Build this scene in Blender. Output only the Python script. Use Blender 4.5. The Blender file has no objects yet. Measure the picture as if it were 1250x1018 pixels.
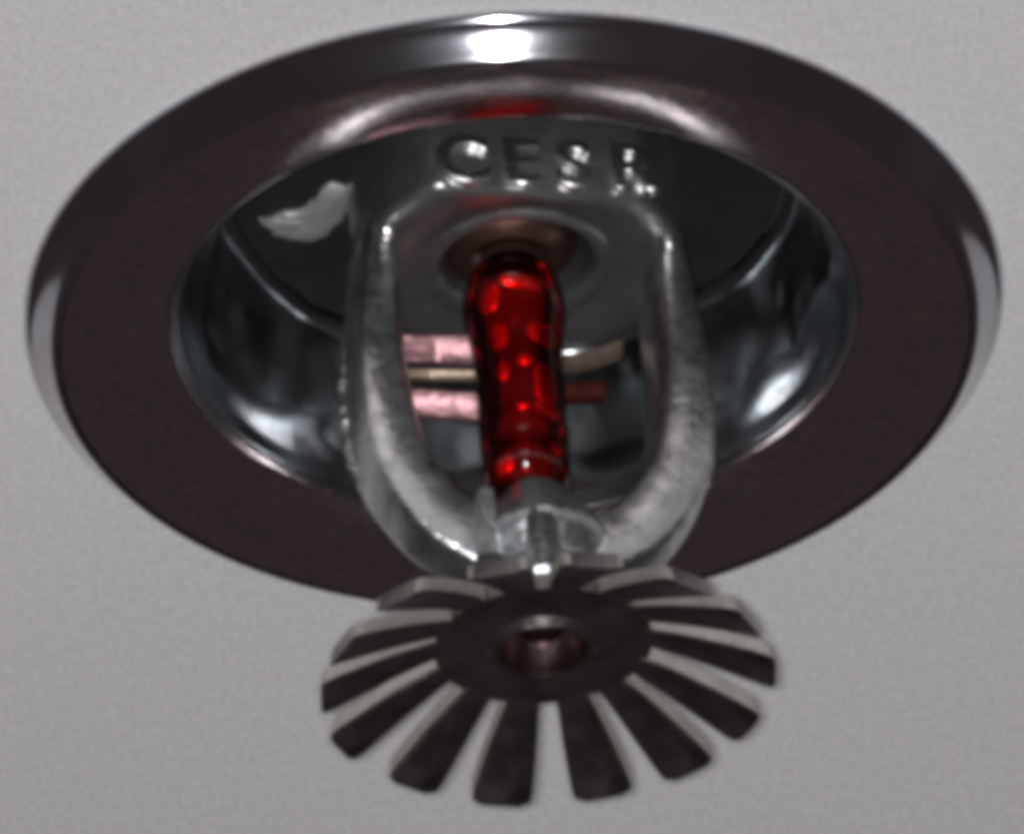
import bpy, bmesh, math, random
from mathutils import Vector, Matrix, noise as mnoise
R = math.radians
sc = bpy.context.scene
C = sc.collection
random.seed(4)
MM = 0.001
ZC = 2.6                                   # height of the ceiling in metres

# ------------------------------------------------------------------ camera
PITCH, ROLL, DIST = R(36.40), R(-2.84), 0.8538
v = Vector((0, math.cos(PITCH), math.sin(PITCH)))
r0 = Vector((1, 0, 0)); u0 = r0.cross(v)
rr = r0 * math.cos(ROLL) + u0 * math.sin(ROLL)
uu = -r0 * math.sin(ROLL) + u0 * math.cos(ROLL)
cam_d = bpy.data.cameras.new('camera'); cam = bpy.data.objects.new('camera', cam_d); C.objects.link(cam)
cam_pos = Vector((0, 0, ZC)) - v * DIST
M = Matrix((rr, uu, -v)).transposed().to_4x4(); M.translation = cam_pos
cam.matrix_world = M
cam_d.sensor_width = 36
cam_d.lens = 36 * (15.99 * 853.8) / 1250
cam_d.shift_x = -(627.6 - 625) / 1250
cam_d.shift_y = -(509 - 381.8) / 1250
cam_d.clip_start = 0.01; cam_d.clip_end = 50
sc.camera = cam

# ------------------------------------------------------------------ world, lamp, exposure
w = bpy.data.worlds.new('World'); sc.world = w; w.use_nodes = True
bg = w.node_tree.nodes['Background']
bg.inputs['Color'].default_value = (0.041, 0.033, 0.034, 1); bg.inputs['Strength'].default_value = 1.0
fl = bpy.data.lights.new('flash', 'AREA'); fl.shape = 'ELLIPSE'; fl.size = 0.022; fl.size_y = 0.013
fl.energy = 6.0; fl.color = (1.0, 0.982, 0.985)
flo = bpy.data.objects.new('flash', fl); C.objects.link(flo)
fpos = cam_pos - rr * 0.004 + uu * 0.001
Mf = Matrix((rr, uu, (fpos - Vector((0, 0, ZC))).normalized())).transposed().to_4x4(); Mf.translation = fpos
flo.matrix_world = Mf
sc.view_settings.view_transform = 'Standard'; sc.view_settings.look = 'None'
sc.view_settings.exposure = 0; sc.view_settings.gamma = 1
sc.render.engine = 'CYCLES'
sc.cycles.filter_width = 7.2               # the photograph is a soft, enlarged snapshot
sc.cycles.max_bounces = 16; sc.cycles.transmission_bounces = 12; sc.cycles.glossy_bounces = 8

# ------------------------------------------------------------------ materials
def mat(name, col, metal=0.0, rough=0.5, bump=0.0, bscale=900.0, colvar=0.0, roughvar=0.0, detail=3.0, col2=None, cscale=None, **kw):
    m = bpy.data.materials.new(name); m.use_nodes = True
    nt = m.node_tree; b = nt.nodes['Principled BSDF']
    b.inputs['Base Color'].default_value = (*col, 1); b.inputs['Metallic'].default_value = metal
    b.inputs['Roughness'].default_value = rough
    for k, val in kw.items():
        b.inputs[k.replace('_', ' ')].default_value = val
    if bump or colvar or roughvar:
        tc = nt.nodes.new('ShaderNodeTexCoord'); n = nt.nodes.new('ShaderNodeTexNoise')
        n.inputs['Scale'].default_value = bscale; n.inputs['Detail'].default_value = detail
        nt.links.new(tc.outputs['Object'], n.inputs['Vector'])
        if bump:
            bp = nt.nodes.new('ShaderNodeBump'); bp.inputs['Strength'].default_value = bump
            bp.inputs['Distance'].default_value = 0.0004
            nt.links.new(n.outputs['Fac'], bp.inputs['Height']); nt.links.new(bp.outputs['Normal'], b.inputs['Normal'])
        if colvar:
            mx = nt.nodes.new('ShaderNodeMix'); mx.data_type = 'RGBA'
            n2 = nt.nodes.new('ShaderNodeTexNoise'); n2.inputs['Scale'].default_value = cscale or bscale * 0.35
            n2.inputs['Detail'].default_value = 4
            nt.links.new(tc.outputs['Object'], n2.inputs['Vector'])
            mx.inputs[6].default_value = (*[c * (1 - colvar) for c in col], 1)
            mx.inputs[7].default_value = (*[min(1, c * (1 + colvar)) for c in col], 1)
            if col2: mx.inputs[6].default_value = (*col, 1); mx.inputs[7].default_value = (*col2, 1)
            cst = nt.nodes.new('ShaderNodeMapRange'); cst.inputs[1].default_value = .3; cst.inputs[2].default_value = .7
            nt.links.new(n2.outputs['Fac'], cst.inputs[0]); nt.links.new(cst.outputs[0], mx.inputs[0]); nt.links.new(mx.outputs[2], b.inputs['Base Color'])
        if roughvar:
            mr = nt.nodes.new('ShaderNodeMapRange')
            mr.inputs[3].default_value = max(0, rough - roughvar); mr.inputs[4].default_value = rough + roughvar
            nt.links.new(n.outputs['Fac'], mr.inputs[0]); nt.links.new(mr.outputs[0], b.inputs['Roughness'])
    return m

chrome = mat('polished_chrome', (0.50, 0.53, 0.59), 1.0, 0.105, bump=0.03, bscale=260, roughvar=0.03, colvar=0.06, col2=(0.42, 0.39, 0.41), cscale=130)
facem = mat('worn_chrome_face', (0.40, 0.42, 0.42), 1.0, 0.20, bump=0.06, bscale=1300, roughvar=0.05, colvar=0.25, col2=(0.72, 0.55, 0.55), cscale=1500)
cupm = mat('chrome_cup', (0.31, 0.33, 0.345), 1.0, 0.21, bump=0.22, bscale=190, roughvar=0.06)
cast = mat('cast_chrome', (0.50, 0.52, 0.535), 0.98, 0.33, bump=0.22, bscale=1500, colvar=0.3, roughvar=0.17, detail=6, cscale=420)
letterm = mat('letter_chrome', (0.72, 0.74, 0.76), 1.0, 0.30, bump=0.2, bscale=1500)
bossm = mat('boss_chrome', (0.33, 0.335, 0.33), 0.92, 0.33, bump=0.25, bscale=900, colvar=0.15, roughvar=0.08)
dfl = mat('deflector_plating', (0.24, 0.23, 0.22), 1.0, 0.34, bump=0.3, bscale=600, colvar=0.45, roughvar=0.14)
cut = mat('sheared_edge_metal', (0.42, 0.40, 0.37), 0.8, 0.60, bump=0.3, bscale=1500, colvar=0.15)
brass = mat('brown_brass', (0.085, 0.045, 0.03), 0.8, 0.42, bump=0.1, colvar=0.1)
screwm = mat('screw_metal', (0.16, 0.08, 0.06), 1.0, 0.28, bump=0.1)
refl_pink = mat('pink_reflection_metal', (0.34, 0.19, 0.20), 0.95, 0.46, bump=0.5, bscale=700, colvar=0.3)  # pink reflection behind the bulb, put into the strip colour
refl_red = mat('red_reflection_metal', (0.06, 0.008, 0.006), 0.7, 0.5, bump=0.3, bscale=700)  # the bulb's red reflection, put into the strip colour
refl_dull = mat('dull_reflection_metal', (0.27, 0.21, 0.16), 0.9, 0.5, bump=0.3, bscale=700, colvar=0.3)

def ceiling_material():
    m = bpy.data.materials.new('ceiling_paint'); m.use_nodes = True
    nt = m.node_tree; b = nt.nodes['Principled BSDF']; b.inputs['Roughness'].default_value = 0.8
    tc = nt.nodes.new('ShaderNodeTexCoord')
    def noise(s, d):
        n = nt.nodes.new('ShaderNodeTexNoise'); n.inputs['Scale'].default_value = s; n.inputs['Detail'].default_value = d
        nt.links.new(tc.outputs['Object'], n.inputs['Vector']); return n
    fine = noise(2600, 1); big = noise(14, 3)
    mx = nt.nodes.new('ShaderNodeMix'); mx.data_type = 'RGBA'
    mx.inputs[6].default_value = (0.44, 0.435, 0.44, 1); mx.inputs[7].default_value = (1.0, 0.985, 0.99, 1)
    nt.links.new(fine.outputs['Fac'], mx.inputs[0])
    m2 = nt.nodes.new('ShaderNodeMix'); m2.data_type = 'RGBA'; m2.blend_type = 'MULTIPLY'
    m2.inputs[0].default_value = 1
    ra = nt.nodes.new('ShaderNodeMapRange'); ra.inputs[3].default_value = 0.96; ra.inputs[4].default_value = 1.03
    nt.links.new(big.outputs['Fac'], ra.inputs[0])
    nt.links.new(mx.outputs[2], m2.inputs[6]); nt.links.new(ra.outputs[0], m2.inputs[7])
    nt.links.new(m2.outputs[2], b.inputs['Base Color'])
    bp = nt.nodes.new('ShaderNodeBump'); bp.inputs['Strength'].default_value = 0.12; bp.inputs['Distance'].default_value = 0.0005
    n3 = noise(700, 4)
    nt.links.new(n3.outputs['Fac'], bp.inputs['Height']); nt.links.new(bp.outputs['Normal'], b.inputs['Normal'])
    return m

# ------------------------------------------------------------------ mesh helpers (coordinates in millimetres)
def link(name, bm, m, parent=None, smooth=True, auto=None):
    bmesh.ops.recalc_face_normals(bm, faces=bm.faces)
    me = bpy.data.meshes.new(name)
    for vv in bm.verts: vv.co *= MM
    bm.to_mesh(me); bm.free()
    for mm in (m if isinstance(m, (list, tuple)) else [m]): me.materials.append(mm)
    for p in me.polygons: p.use_smooth = smooth
    if smooth and auto: me.set_sharp_from_angle(angle=R(auto))
    o = bpy.data.objects.new(name, me); C.objects.link(o)
    if parent: o.parent = parent
    return o

def chaikin(pts, n=2):
    for _ in range(n):
        out = [pts[0]]
        for a, b in zip(pts[:-1], pts[1:]):
            out.append(tuple(a[i] * .75 + b[i] * .25 for i in range(len(a))))
            out.append(tuple(a[i] * .25 + b[i] * .75 for i in range(len(a))))
        out.append(pts[-1]); pts = out
    return pts

def lathe(prof, n=128, close=False, axis=(0, 0), bm=None):
    bm = bm or bmesh.new(); rings = []
    for r, z in prof:
        if r < 1e-6: rings.append([bm.verts.new((axis[0], axis[1], z))])
        else: rings.append([bm.verts.new((axis[0] + r * math.cos(2 * math.pi * k / n), axis[1] + r * math.sin(2 * math.pi * k / n), z)) for k in range(n)])
    pairs = list(zip(rings[:-1], rings[1:]))
    if close: pairs.append((rings[-1], rings[0]))
    for a, b in pairs:
        for k in range(n):
            k2 = (k + 1) % n
            if len(a) == 1 and len(b) == 1: continue
            if len(a) == 1: bm.faces.new((a[0], b[k], b[k2]))
            elif len(b) == 1: bm.faces.new((a[k], b[0], a[k2]))
            else: bm.faces.new((a[k], b[k], b[k2], a[k2]))
    return bm

def loft(loops, caps=True, bm=None):
    bm = bm or bmesh.new()
    L = [[bm.verts.new(p) for p in lp] for lp in loops]
    n = len(L[0])
    for a, b in zip(L[:-1], L[1:]):
        for k in range(n):
            bm.faces.new((a[k], a[(k + 1) % n], b[(k + 1) % n], b[k]))
    if caps:
        bm.faces.new(L[0]); bm.faces.new(list(reversed(L[-1])))
    return bm

def empty(name, parent=None):
    o = bpy.data.objects.new(name, None); C.objects.link(o); o.empty_display_size = 0.01
    if parent: o.parent = parent
    return o

def cr(pts, t):                             # Catmull-Rom through points, t in 0..1
    n = len(pts) - 1; x = min(max(t, 0), 1) * n; i = min(int(x), n - 1); f = x - i
    p = [pts[max(i - 1, 0)], pts[i], pts[i + 1], pts[min(i + 2, n)]]
    return tuple(0.5 * (2 * b + (c - a) * f + (2 * a - 5 * b + 4 * c - d) * f * f + (3 * b - a - 3 * c + d) * f ** 3) for a, b, c, d in zip(*p))

# ------------------------------------------------------------------ ceiling (with the cut-out the cup sits in)
bm = bmesh.new(); n = 96; rings = []
for r, z in ((31.5, 16), (31.5, 0), (60, 0), (200, 0), (900, 0), (6000, 0)):
    rings.append([bm.verts.new((r * math.cos(2 * math.pi * k / n), r * math.sin(2 * math.pi * k / n), z)) for k in range(n)])
for a, b in zip(rings[:-1], rings[1:]):
    for k in range(n): bm.faces.new((a[k], b[k], b[(k + 1) % n], a[(k + 1) % n]))
ceil = link('ceiling', bm, ceiling_material(), smooth=False)
ceil.location = (0, 0, ZC); ceil['kind'] = 'structure'

# ------------------------------------------------------------------ the sprinkler
root = empty('fire_sprinkler'); root.location = (0, 0, ZC)
root['label'] = 'chrome recessed pendent fire sprinkler with red glass bulb and toothed deflector on white ceiling'
root['category'] = 'fire sprinkler'

# escutcheon: rim and face in one pressing, the cup inside it
esc = empty('escutcheon', root)
rim = [(37.45, -0.02), (37.42, -0.35), (37.18, -0.7), (36.86, -0.98), (36.55, -1.32), (36.2, -1.76), (35.8, -2.3), (35.4, -2.86), (35.15, -3.1), (34.85, -3.16)]
link('outer_rim', lathe(chaikin(rim, 2) + [(34.75, -2.2), (36.0, -0.9), (36.8, -0.05)], 192, True), chrome, esc, auto=50)
face = [(34.83, -2.8), (34.6, -3.05), (33.6, -3.18), (32.2, -3.18), (30.6, -3.04), (29.0, -2.74), (27.7, -2.30), (26.7, -1.75), (26.1, -1.15), (25.85, -0.5)]
link('face_ring', lathe(chaikin(face, 2) + [(26.3, -0.3), (27.2, -1.4), (30, -2.1), (34, -2.2)], 192, True), facem, esc, auto=50)
cup = [(25.84, -0.55), (25.62, -0.25), (25.5, 0.3), (25.36, 0.9), (25.1, 1.6), (24.8, 2.4), (24.5, 3.4), (23.9, 5.6), (23.1, 9.0), (22.65, 11.0), (22.4, 11.9), (22.0, 12.3), (21.4, 12.4)]
cbm = lathe(chaikin(cup, 3) + [(21.4, 13.6), (22.6, 13.6), (23.8, 12), (25.5, 3), (26.2, 0), (26.2, -.4)], 160, True)
for q_ in cbm.verts:                       # the thin pressing is not quite round
    k_ = min(1, max(0, (q_.co.z - 1.2) / 3))
    a_ = math.atan2(q_.co.y, q_.co.x)
    nn = mnoise.noise(Vector((3.1 * math.cos(a_), 3.1 * math.sin(a_), q_.co.z * .11))) * .75 + .18 * mnoise.noise(Vector((9 * math.cos(a_), 9 * math.sin(a_), q_.co.z * .3 + 5)))
    f_ = 1 + k_ * nn / 24; q_.co.x *= f_; q_.co.y *= f_
link('recessed_cup', cbm, cupm, esc, auto=50)

holem = mat('dark_socket_metal', (0.10, 0.07, 0.065), 0.95, 0.35, bump=0.3, bscale=900, colvar=0.3)
darkm = mat('recess_shade', (0.014, 0.015, 0.016), 0.0, 0.5, bump=0.2, bscale=500, colvar=0.3)  # near-black colour stands in for shade deep in the recess
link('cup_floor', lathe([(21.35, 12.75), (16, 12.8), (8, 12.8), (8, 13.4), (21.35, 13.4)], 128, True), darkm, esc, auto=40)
# pale reflection on the cup floor, put in as a raised patch
pm = mat('floor_reflection', (0.36, 0.365, 0.37), 0.5, 0.55, bump=0.35, bscale=900, colvar=0.12)
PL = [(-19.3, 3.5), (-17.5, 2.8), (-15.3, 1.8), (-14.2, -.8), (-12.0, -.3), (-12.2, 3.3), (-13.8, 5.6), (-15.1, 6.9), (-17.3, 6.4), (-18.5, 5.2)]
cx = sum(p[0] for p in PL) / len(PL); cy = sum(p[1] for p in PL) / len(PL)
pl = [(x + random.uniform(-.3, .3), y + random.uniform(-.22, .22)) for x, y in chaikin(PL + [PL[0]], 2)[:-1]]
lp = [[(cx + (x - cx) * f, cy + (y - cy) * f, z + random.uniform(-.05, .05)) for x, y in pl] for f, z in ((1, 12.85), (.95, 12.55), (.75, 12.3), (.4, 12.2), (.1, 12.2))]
link('reflection_patch', loft(lp), pm, esc)

# frame: boss, two arms, knuckle, raised letters; turned a little on the sprinkler axis
frame = empty('frame', root); PHI = R(11); frame.location = (.6 * MM, 0, 0); TILT = R(-1.3); frame.rotation_euler = (0, TILT, PHI)
def boss_outline(rad, flat, n=96):
    return [(rad * math.cos(2 * math.pi * k / n), max(-flat, min(flat, rad * math.sin(2 * math.pi * k / n)))) for k in range(n)]
def ring_pts(r, z, n=96): return [(r * math.cos(2 * math.pi * k / n), r * math.sin(2 * math.pi * k / n), z) for k in range(n)]
def bo(rad, flat, z): return [(x, y, z) for x, y in boss_outline(rad, flat)]
loops = [bo(12.7, 9.9, 12.5), bo(12.7, 9.9, 4.7), bo(12.55, 9.8, 4.3), bo(12.2, 9.45, 4.05), ring_pts(8.6, 4.0), ring_pts(8.3, 4.15), ring_pts(7.3, 4.3),
         ring_pts(7.0, 4.05), ring_pts(6.4, 4.0), ring_pts(6.1, 4.3), ring_pts(5.6, 5.4), ring_pts(5.4, 7.5), ring_pts(5.4, 11)]
link('boss', loft(loops), bossm, frame, auto=40)

OUT = [(12.4, 6.2), (13.1, 1.0), (13.8, -5.0), (13.9, -10.5), (13.2, -15.4), (11.4, -19.4), (8.8, -22.8), (4.8, -25.4)]
INN = [(9.7, 6.2), (9.75, 1.0), (9.75, -5.0), (9.3, -10.5), (8.6, -14.4), (7.2, -17.3), (5.2, -19.6), (2.0, -21.0)]
def arm_mesh(s):
    loops = []; N = 44
    for i in range(N + 1):
        t = i / N
        xo, zo = cr(OUT, t); xi, zi = cr(INN, t)
        d = 4.4 - 2.2 * t
        jit = lambda a: random.uniform(-a, a)
        e = Vector((xo - xi, 0, zo - zi)); L = e.length; e /= L; c = 0.62
        P = lambda a, y: (s * (xi + e.x * a) + jit(.045), y + jit(.05), zi + e.z * a + jit(.03))
        q = max(0.0, 1 - t / .75); a0 = L * (.10 + .20 * q); a1 = L * (.93 - .17 * q); k = .22
        m_ = -d + .5 + 2.2 * q
        loops.append([P(-.1, m_ + .5), P(0, m_), P(a0 - k, -d + k), P(a0 + .1, -d), P((a0 + a1) / 2, -d - .08), P(a1 - .1, -d), P(a1 + k, -d + k), P(L, m_), P(L + .12, m_ + .6), P(L + .12, d - 1.4), P(L, d - .6), P(a1, d), P((a0 + a1) / 2, d + .1), P(a0, d), P(0, d - .6), P(-.1, d - 1.4)])
    return loft(loops)
for s in (-1, 1):
    link('arm', arm_mesh(s), cast, frame, auto=60)

# rough ridges added outside the arms to catch light as edge streaks
def streak_mesh(s):
    loops = []; N = 40
    for i in range(N + 1):
        t = .17 + .40 * i / N; xo, zo = cr(OUT, t); rad = .50 * math.sin(math.pi * min(max(i / N, .03), .97)) ** .5 * random.uniform(.75, 1.25)
        cxx = xo + .05 + random.uniform(-.1, .1); cyy = 1.6 + random.uniform(-.25, .25)
        loops.append([(s * (cxx + rad * 1.1 * math.cos(2 * math.pi * k / 8)), cyy + rad * 1.6 * math.sin(2 * math.pi * k / 8), zo) for k in range(8)])
    return loft(loops)
for s in (-1, 1):
    link('edge_streak', streak_mesh(s), cast, frame, auto=70)

for s in (-1, 1):                          # bright bead added as the glint where each arm leaves the boss
    bm = bmesh.new(); bmesh.ops.create_uvsphere(bm, u_segments=20, v_segments=14, radius=1)
    for q_ in bm.verts: q_.co = Vector((s * 10.9 + q_.co.x * .75, -4.3 + q_.co.y * .9, 4.6 + q_.co.z * 1.7 + mnoise.noise(q_.co * 2) * .3))
    link('arm_glint', bm, letterm, frame)

kn = [(0, -16.9), (2.3, -17.0), (2.8, -17.8), (4.3, -20.0), (5.1, -21.2), (5.2, -22.4), (4.3, -23.9), (3.9, -24.6), (4.1, -25.2), (5.0, -25.8), (5.3, -26.6), (5.3, -29.3)]
bm = lathe(chaikin(kn, 2), 96)
link('knuckle', bm, cast, frame, auto=45)
# the casting ribs that run down the knuckle's near and far side
def rib_mesh(sy, x0, wtop, wbot, ztop, zbot, ytop, ybot):
    loops = []
    for i in range(9):
        t = i / 8; w_ = wtop + (wbot - wtop) * t; z = ztop + (zbot - ztop) * t; y = ytop + (ybot - ytop) * t
        loops.append([(x0 - w_, 0, z), (x0 - w_, sy * (y - .5), z), (x0 - w_ * .6, sy * y, z), (x0 + w_ * .6, sy * y, z), (x0 + w_, sy * (y - .5), z), (x0 + w_, 0, z)])
    return loft(loops)
for sy in (-1, 1):
    link('rib', rib_mesh(sy, -.7, 1.25, 1.2, -18.6, -27.6, 4.3, 6.3), cast, frame, auto=50)
    link('rib', rib_mesh(sy, -4.6, .7, .9, -19.4, -25.6, 3.9, 4.2), cast, frame, auto=50)

for k, (ch, x, dz) in enumerate((('C', -5.9, 0.0), ('E', -1.4, 0.0), ('S', 2.7, 0.0), ('R', 7.2, 0.0))):
    cu = bpy.data.curves.new('letter', 'FONT'); cu.body = ch; cu.size = 5.7 * MM; cu.extrude = 0.30 * MM; cu.bevel_depth = 0.20 * MM; cu.bevel_resolution = 2
    cu.align_x = 'CENTER'; cu.offset = 0.06 * MM
    to = bpy.data.objects.new('letter_source', cu); C.objects.link(to)
    bpy.context.view_layer.update()
    me = bpy.data.meshes.new_from_object(to.evaluated_get(bpy.context.evaluated_depsgraph_get()))
    bpy.data.objects.remove(to)
    me.materials.clear(); me.materials.append(letterm)
    o = bpy.data.objects.new('raised_letter', me); C.objects.link(o); o.parent = frame
    o.location = (x * MM, -10.05 * MM, (4.6 + dz) * MM); o.rotation_euler = (R(90), 0, 0)

# seat: brown cap and washer inside the orifice, holding the bulb's upper end
seat = [(0, 4.6), (1.2, 4.6), (2.3, 5.0), (2.9, 4.7), (3.5, 4.6), (4.2, 5.0), (4.9, 5.7), (5.3, 6.6), (5.3, 7.4), (0, 7.4)]
link('seat_cap', lathe(seat, 72), brass, root, auto=35).rotation_euler = (0, TILT, 0)

# glass bulb
def shell_material():
    m = bpy.data.materials.new('red_bulb_glass'); m.use_nodes = True; nt = m.node_tree
    for nd in list(nt.nodes): nt.nodes.remove(nd)
    out = nt.nodes.new('ShaderNodeOutputMaterial'); mx = nt.nodes.new('ShaderNodeMixShader')
    tr = nt.nodes.new('ShaderNodeBsdfTransparent'); tr.inputs['Color'].default_value = (0.93, 0.16, 0.15, 1)
    gl_ = nt.nodes.new('ShaderNodeBsdfGlossy'); gl_.inputs['Roughness'].default_value = 0.08
    gl_.inputs['Color'].default_value = (1, 1, 1, 1)
    fr = nt.nodes.new('ShaderNodeFresnel'); fr.inputs['IOR'].default_value = 1.45
    nt.links.new(fr.outputs[0], mx.inputs[0]); nt.links.new(tr.outputs[0], mx.inputs[1]); nt.links.new(gl_.outputs[0], mx.inputs[2])
    nt.links.new(mx.outputs[0], out.inputs['Surface'])
    return m
bulb = [(0, 5.2), (1.0, 5.1), (2.0, 4.6), (2.9, 3.7), (3.6, 2.4), (4.0, 0.8), (4.0, -0.6), (3.65, -2.4), (3.4, -4.5), (3.4, -9.5), (3.4, -11.5), (3.4, -12.6), (3.3, -13.4), (3.25, -14.0), (3.35, -14.8), (3.3, -15.9), (2.7, -16.8), (1.3, -17.1), (0, -17.2)]
gl = link('glass_bulb', lathe(chaikin(bulb, 2), 64), shell_material(), root); gl.rotation_euler = (0, TILT, 0)
core = [(r_ * .8, z_ * .97 - .2) for r_, z_ in bulb]
core = [(r_ * (1 + .06 * math.sin(z_ * 2.1)), z_) for r_, z_ in chaikin(core, 2)]
fl_m = mat('red_fluid', (0.10, 0.001, 0.001), 0.1, 0.25, bump=0.15, bscale=500, colvar=0.4)
link('red_fluid', lathe(core, 48), fl_m, gl)
glint_m = mat('red_glint', (1.0, 0.07, 0.04), 0.7, 0.29)  # red flash glints in the glass, shaped as bright ellipsoids
for px, py, w_, h_ in ((597, 356, 30, 46), (642, 347, 66, 22), (608, 408, 26, 40), (660, 402, 34, 36), (663, 465, 30, 56), (620, 502, 34, 20), (665, 497, 36, 22), (664, 540, 40, 20), (612, 556, 26, 24), (612, 450, 18, 26), (640, 440, 20, 16), (636, 497, 22, 12)):
    yb = -2.6; zb = (381.8 - 9.49 * -yb - py) / 12.9; xb = (px - 629 - .05 * (py - 382)) / 16
    rc = 3.1 if zb > -2 else 2.7
    if zb < -11: rc = 2.45
    yb = -math.sqrt(max(rc * rc - xb * xb, .6)) + .12
    bm = bmesh.new(); bmesh.ops.create_uvsphere(bm, u_segments=20, v_segments=14, radius=1)
    for q_ in bm.verts:
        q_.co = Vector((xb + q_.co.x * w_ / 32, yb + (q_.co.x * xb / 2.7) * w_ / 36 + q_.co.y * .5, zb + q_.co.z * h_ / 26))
    link('bulb_glint', bm, glint_m, gl)

# tinted strips added in place of the reflections behind the bulb
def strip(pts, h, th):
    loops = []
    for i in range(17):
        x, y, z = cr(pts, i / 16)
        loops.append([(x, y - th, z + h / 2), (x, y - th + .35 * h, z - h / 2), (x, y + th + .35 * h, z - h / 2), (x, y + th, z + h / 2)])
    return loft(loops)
sp = empty('reflection_strips', root); sp.rotation_euler = (0, TILT, PHI)
link('strip', strip([(-9.6, 5.0, -0.2), (-6.5, 4.6, -0.4), (-3.5, 4.0, -0.7), (-1.5, 3.6, -1.0)], 1.9, .35), refl_pink, sp, auto=70)
link('strip', strip([(-9.4, 5.0, -2.7), (-6.5, 4.6, -2.9), (-3.5, 4.0, -3.2), (-1.5, 3.6, -3.4)], .6, .3), refl_dull, sp, auto=70)
link('strip', strip([(-9.3, 5.0, -5.1), (-6.5, 4.6, -5.5), (-3.5, 4.0, -6.0), (-1.5, 3.6, -6.3)], 1.8, .35), refl_pink, sp, auto=70)
link('strip', strip([(1.5, 3.6, -2.0), (4.0, 4.2, -1.4), (6.4, 4.8, -.6), (9.4, 5.2, 1.0)], 1.2, .3), refl_dull, sp, auto=70)

link('strip', strip([(1.5, 3.6, -4.6), (3.6, 3.9, -4.4), (5.6, 4.2, -4.1), (7.6, 4.5, -3.7)], 1.3, .3), refl_red, sp, auto=70)

# deflector: hub, screw and fourteen tines
de = empty('deflector', root); de.rotation_euler = (R(3.4), TILT, 0); de.location = (.25 * MM, -1.85 * MM, -.5 * MM)
hub = [(3.4, -26.4), (3.4, -31.2), (3.8, -31.2), (4.36, -30.64), (6.0, -30.5), (7.6, -30.55), (8.2, -30.6), (8.2, -29.2), (7.8, -29.1), (5.2, -29.1)]
link('hub', lathe(hub, 112, True), dfl, de, auto=40)
link('socket', lathe([(3.395, -30.95), (3.39, -25.5), (0.3, -25.5), (0.3, -28.2), (2.6, -28.3), (3.1, -29.0), (3.3, -30.9)], 96, True), holem, de, auto=40)
link('screw', lathe([(0, -30.1), (0.8, -30.0), (1.3, -29.6), (1.55, -29.0), (1.6, -28.0), (2.4, -25.9), (2.99, -25.9), (2.99, -25.4), (0, -25.4)], 64), screwm, de, auto=40)
def tine_mesh():
    bm = bmesh.new(); N = 10; r0_, r1_ = 7.5, 16.95
    rows = []
    for i in range(N + 1):
        t = i / N; r = r0_ + (r1_ - r0_) * (1 - (1 - t) ** 1.6)
        gap = 1.1 + 2.1 * t
        half = r * math.sin(math.pi / 14) - gap / 2
        if i == N: half -= .45
        if i == N - 1: half -= .06
        zb = -30.57 - 3.9 * ((r - r0_) / (r1_ - r0_)) ** 1.15
        if i == 0: zb += .05
        th = 1.5
        rows.append((r, half, zb, zb + th))
    top = []; bot = []
    for r, h, zb, zt in rows:
        rowb = []; rowt = []
        for f in (-1, -.82, 0, .82, 1):
            rowb.append(bm.verts.new((r, f * h, zb + (.16 if abs(f) == 1 else 0))))
            rowt.append(bm.verts.new((r - (zt - zb) * .22, f * h, zt - (.1 if abs(f) == 1 else 0))))
        bot.append(rowb); top.append(rowt)
    for i in range(N):
        for j in range(4):
            bm.faces.new((bot[i][j], bot[i][j + 1], bot[i + 1][j + 1], bot[i + 1][j]))
            bm.faces.new((top[i][j], top[i + 1][j], top[i + 1][j + 1], top[i][j + 1]))
        for j in (0, 4):
            f = bm.faces.new((bot[i][j], bot[i + 1][j], top[i + 1][j], top[i][j])); f.material_index = 1
    for i in (0, N):
        for j in range(4):
            bm.faces.new((bot[i][j], bot[i][j + 1], top[i][j + 1], top[i][j]))
    return bm
tine = link('tine', tine_mesh(), [dfl, cut], de, auto=20)
for k in range(14):
    o = tine if k == 0 else tine.copy()
    if k: C.objects.link(o)
    o.parent = de
    o.rotation_euler = (R(random.uniform(-.6, .6)), R(random.uniform(-.5, .5)), R(-89 - 12.857 + 180 + k * 360 / 14 + random.uniform(-1, 1)))
    o.scale = (random.uniform(.985, 1.02), random.uniform(.94, 1.04), 1)
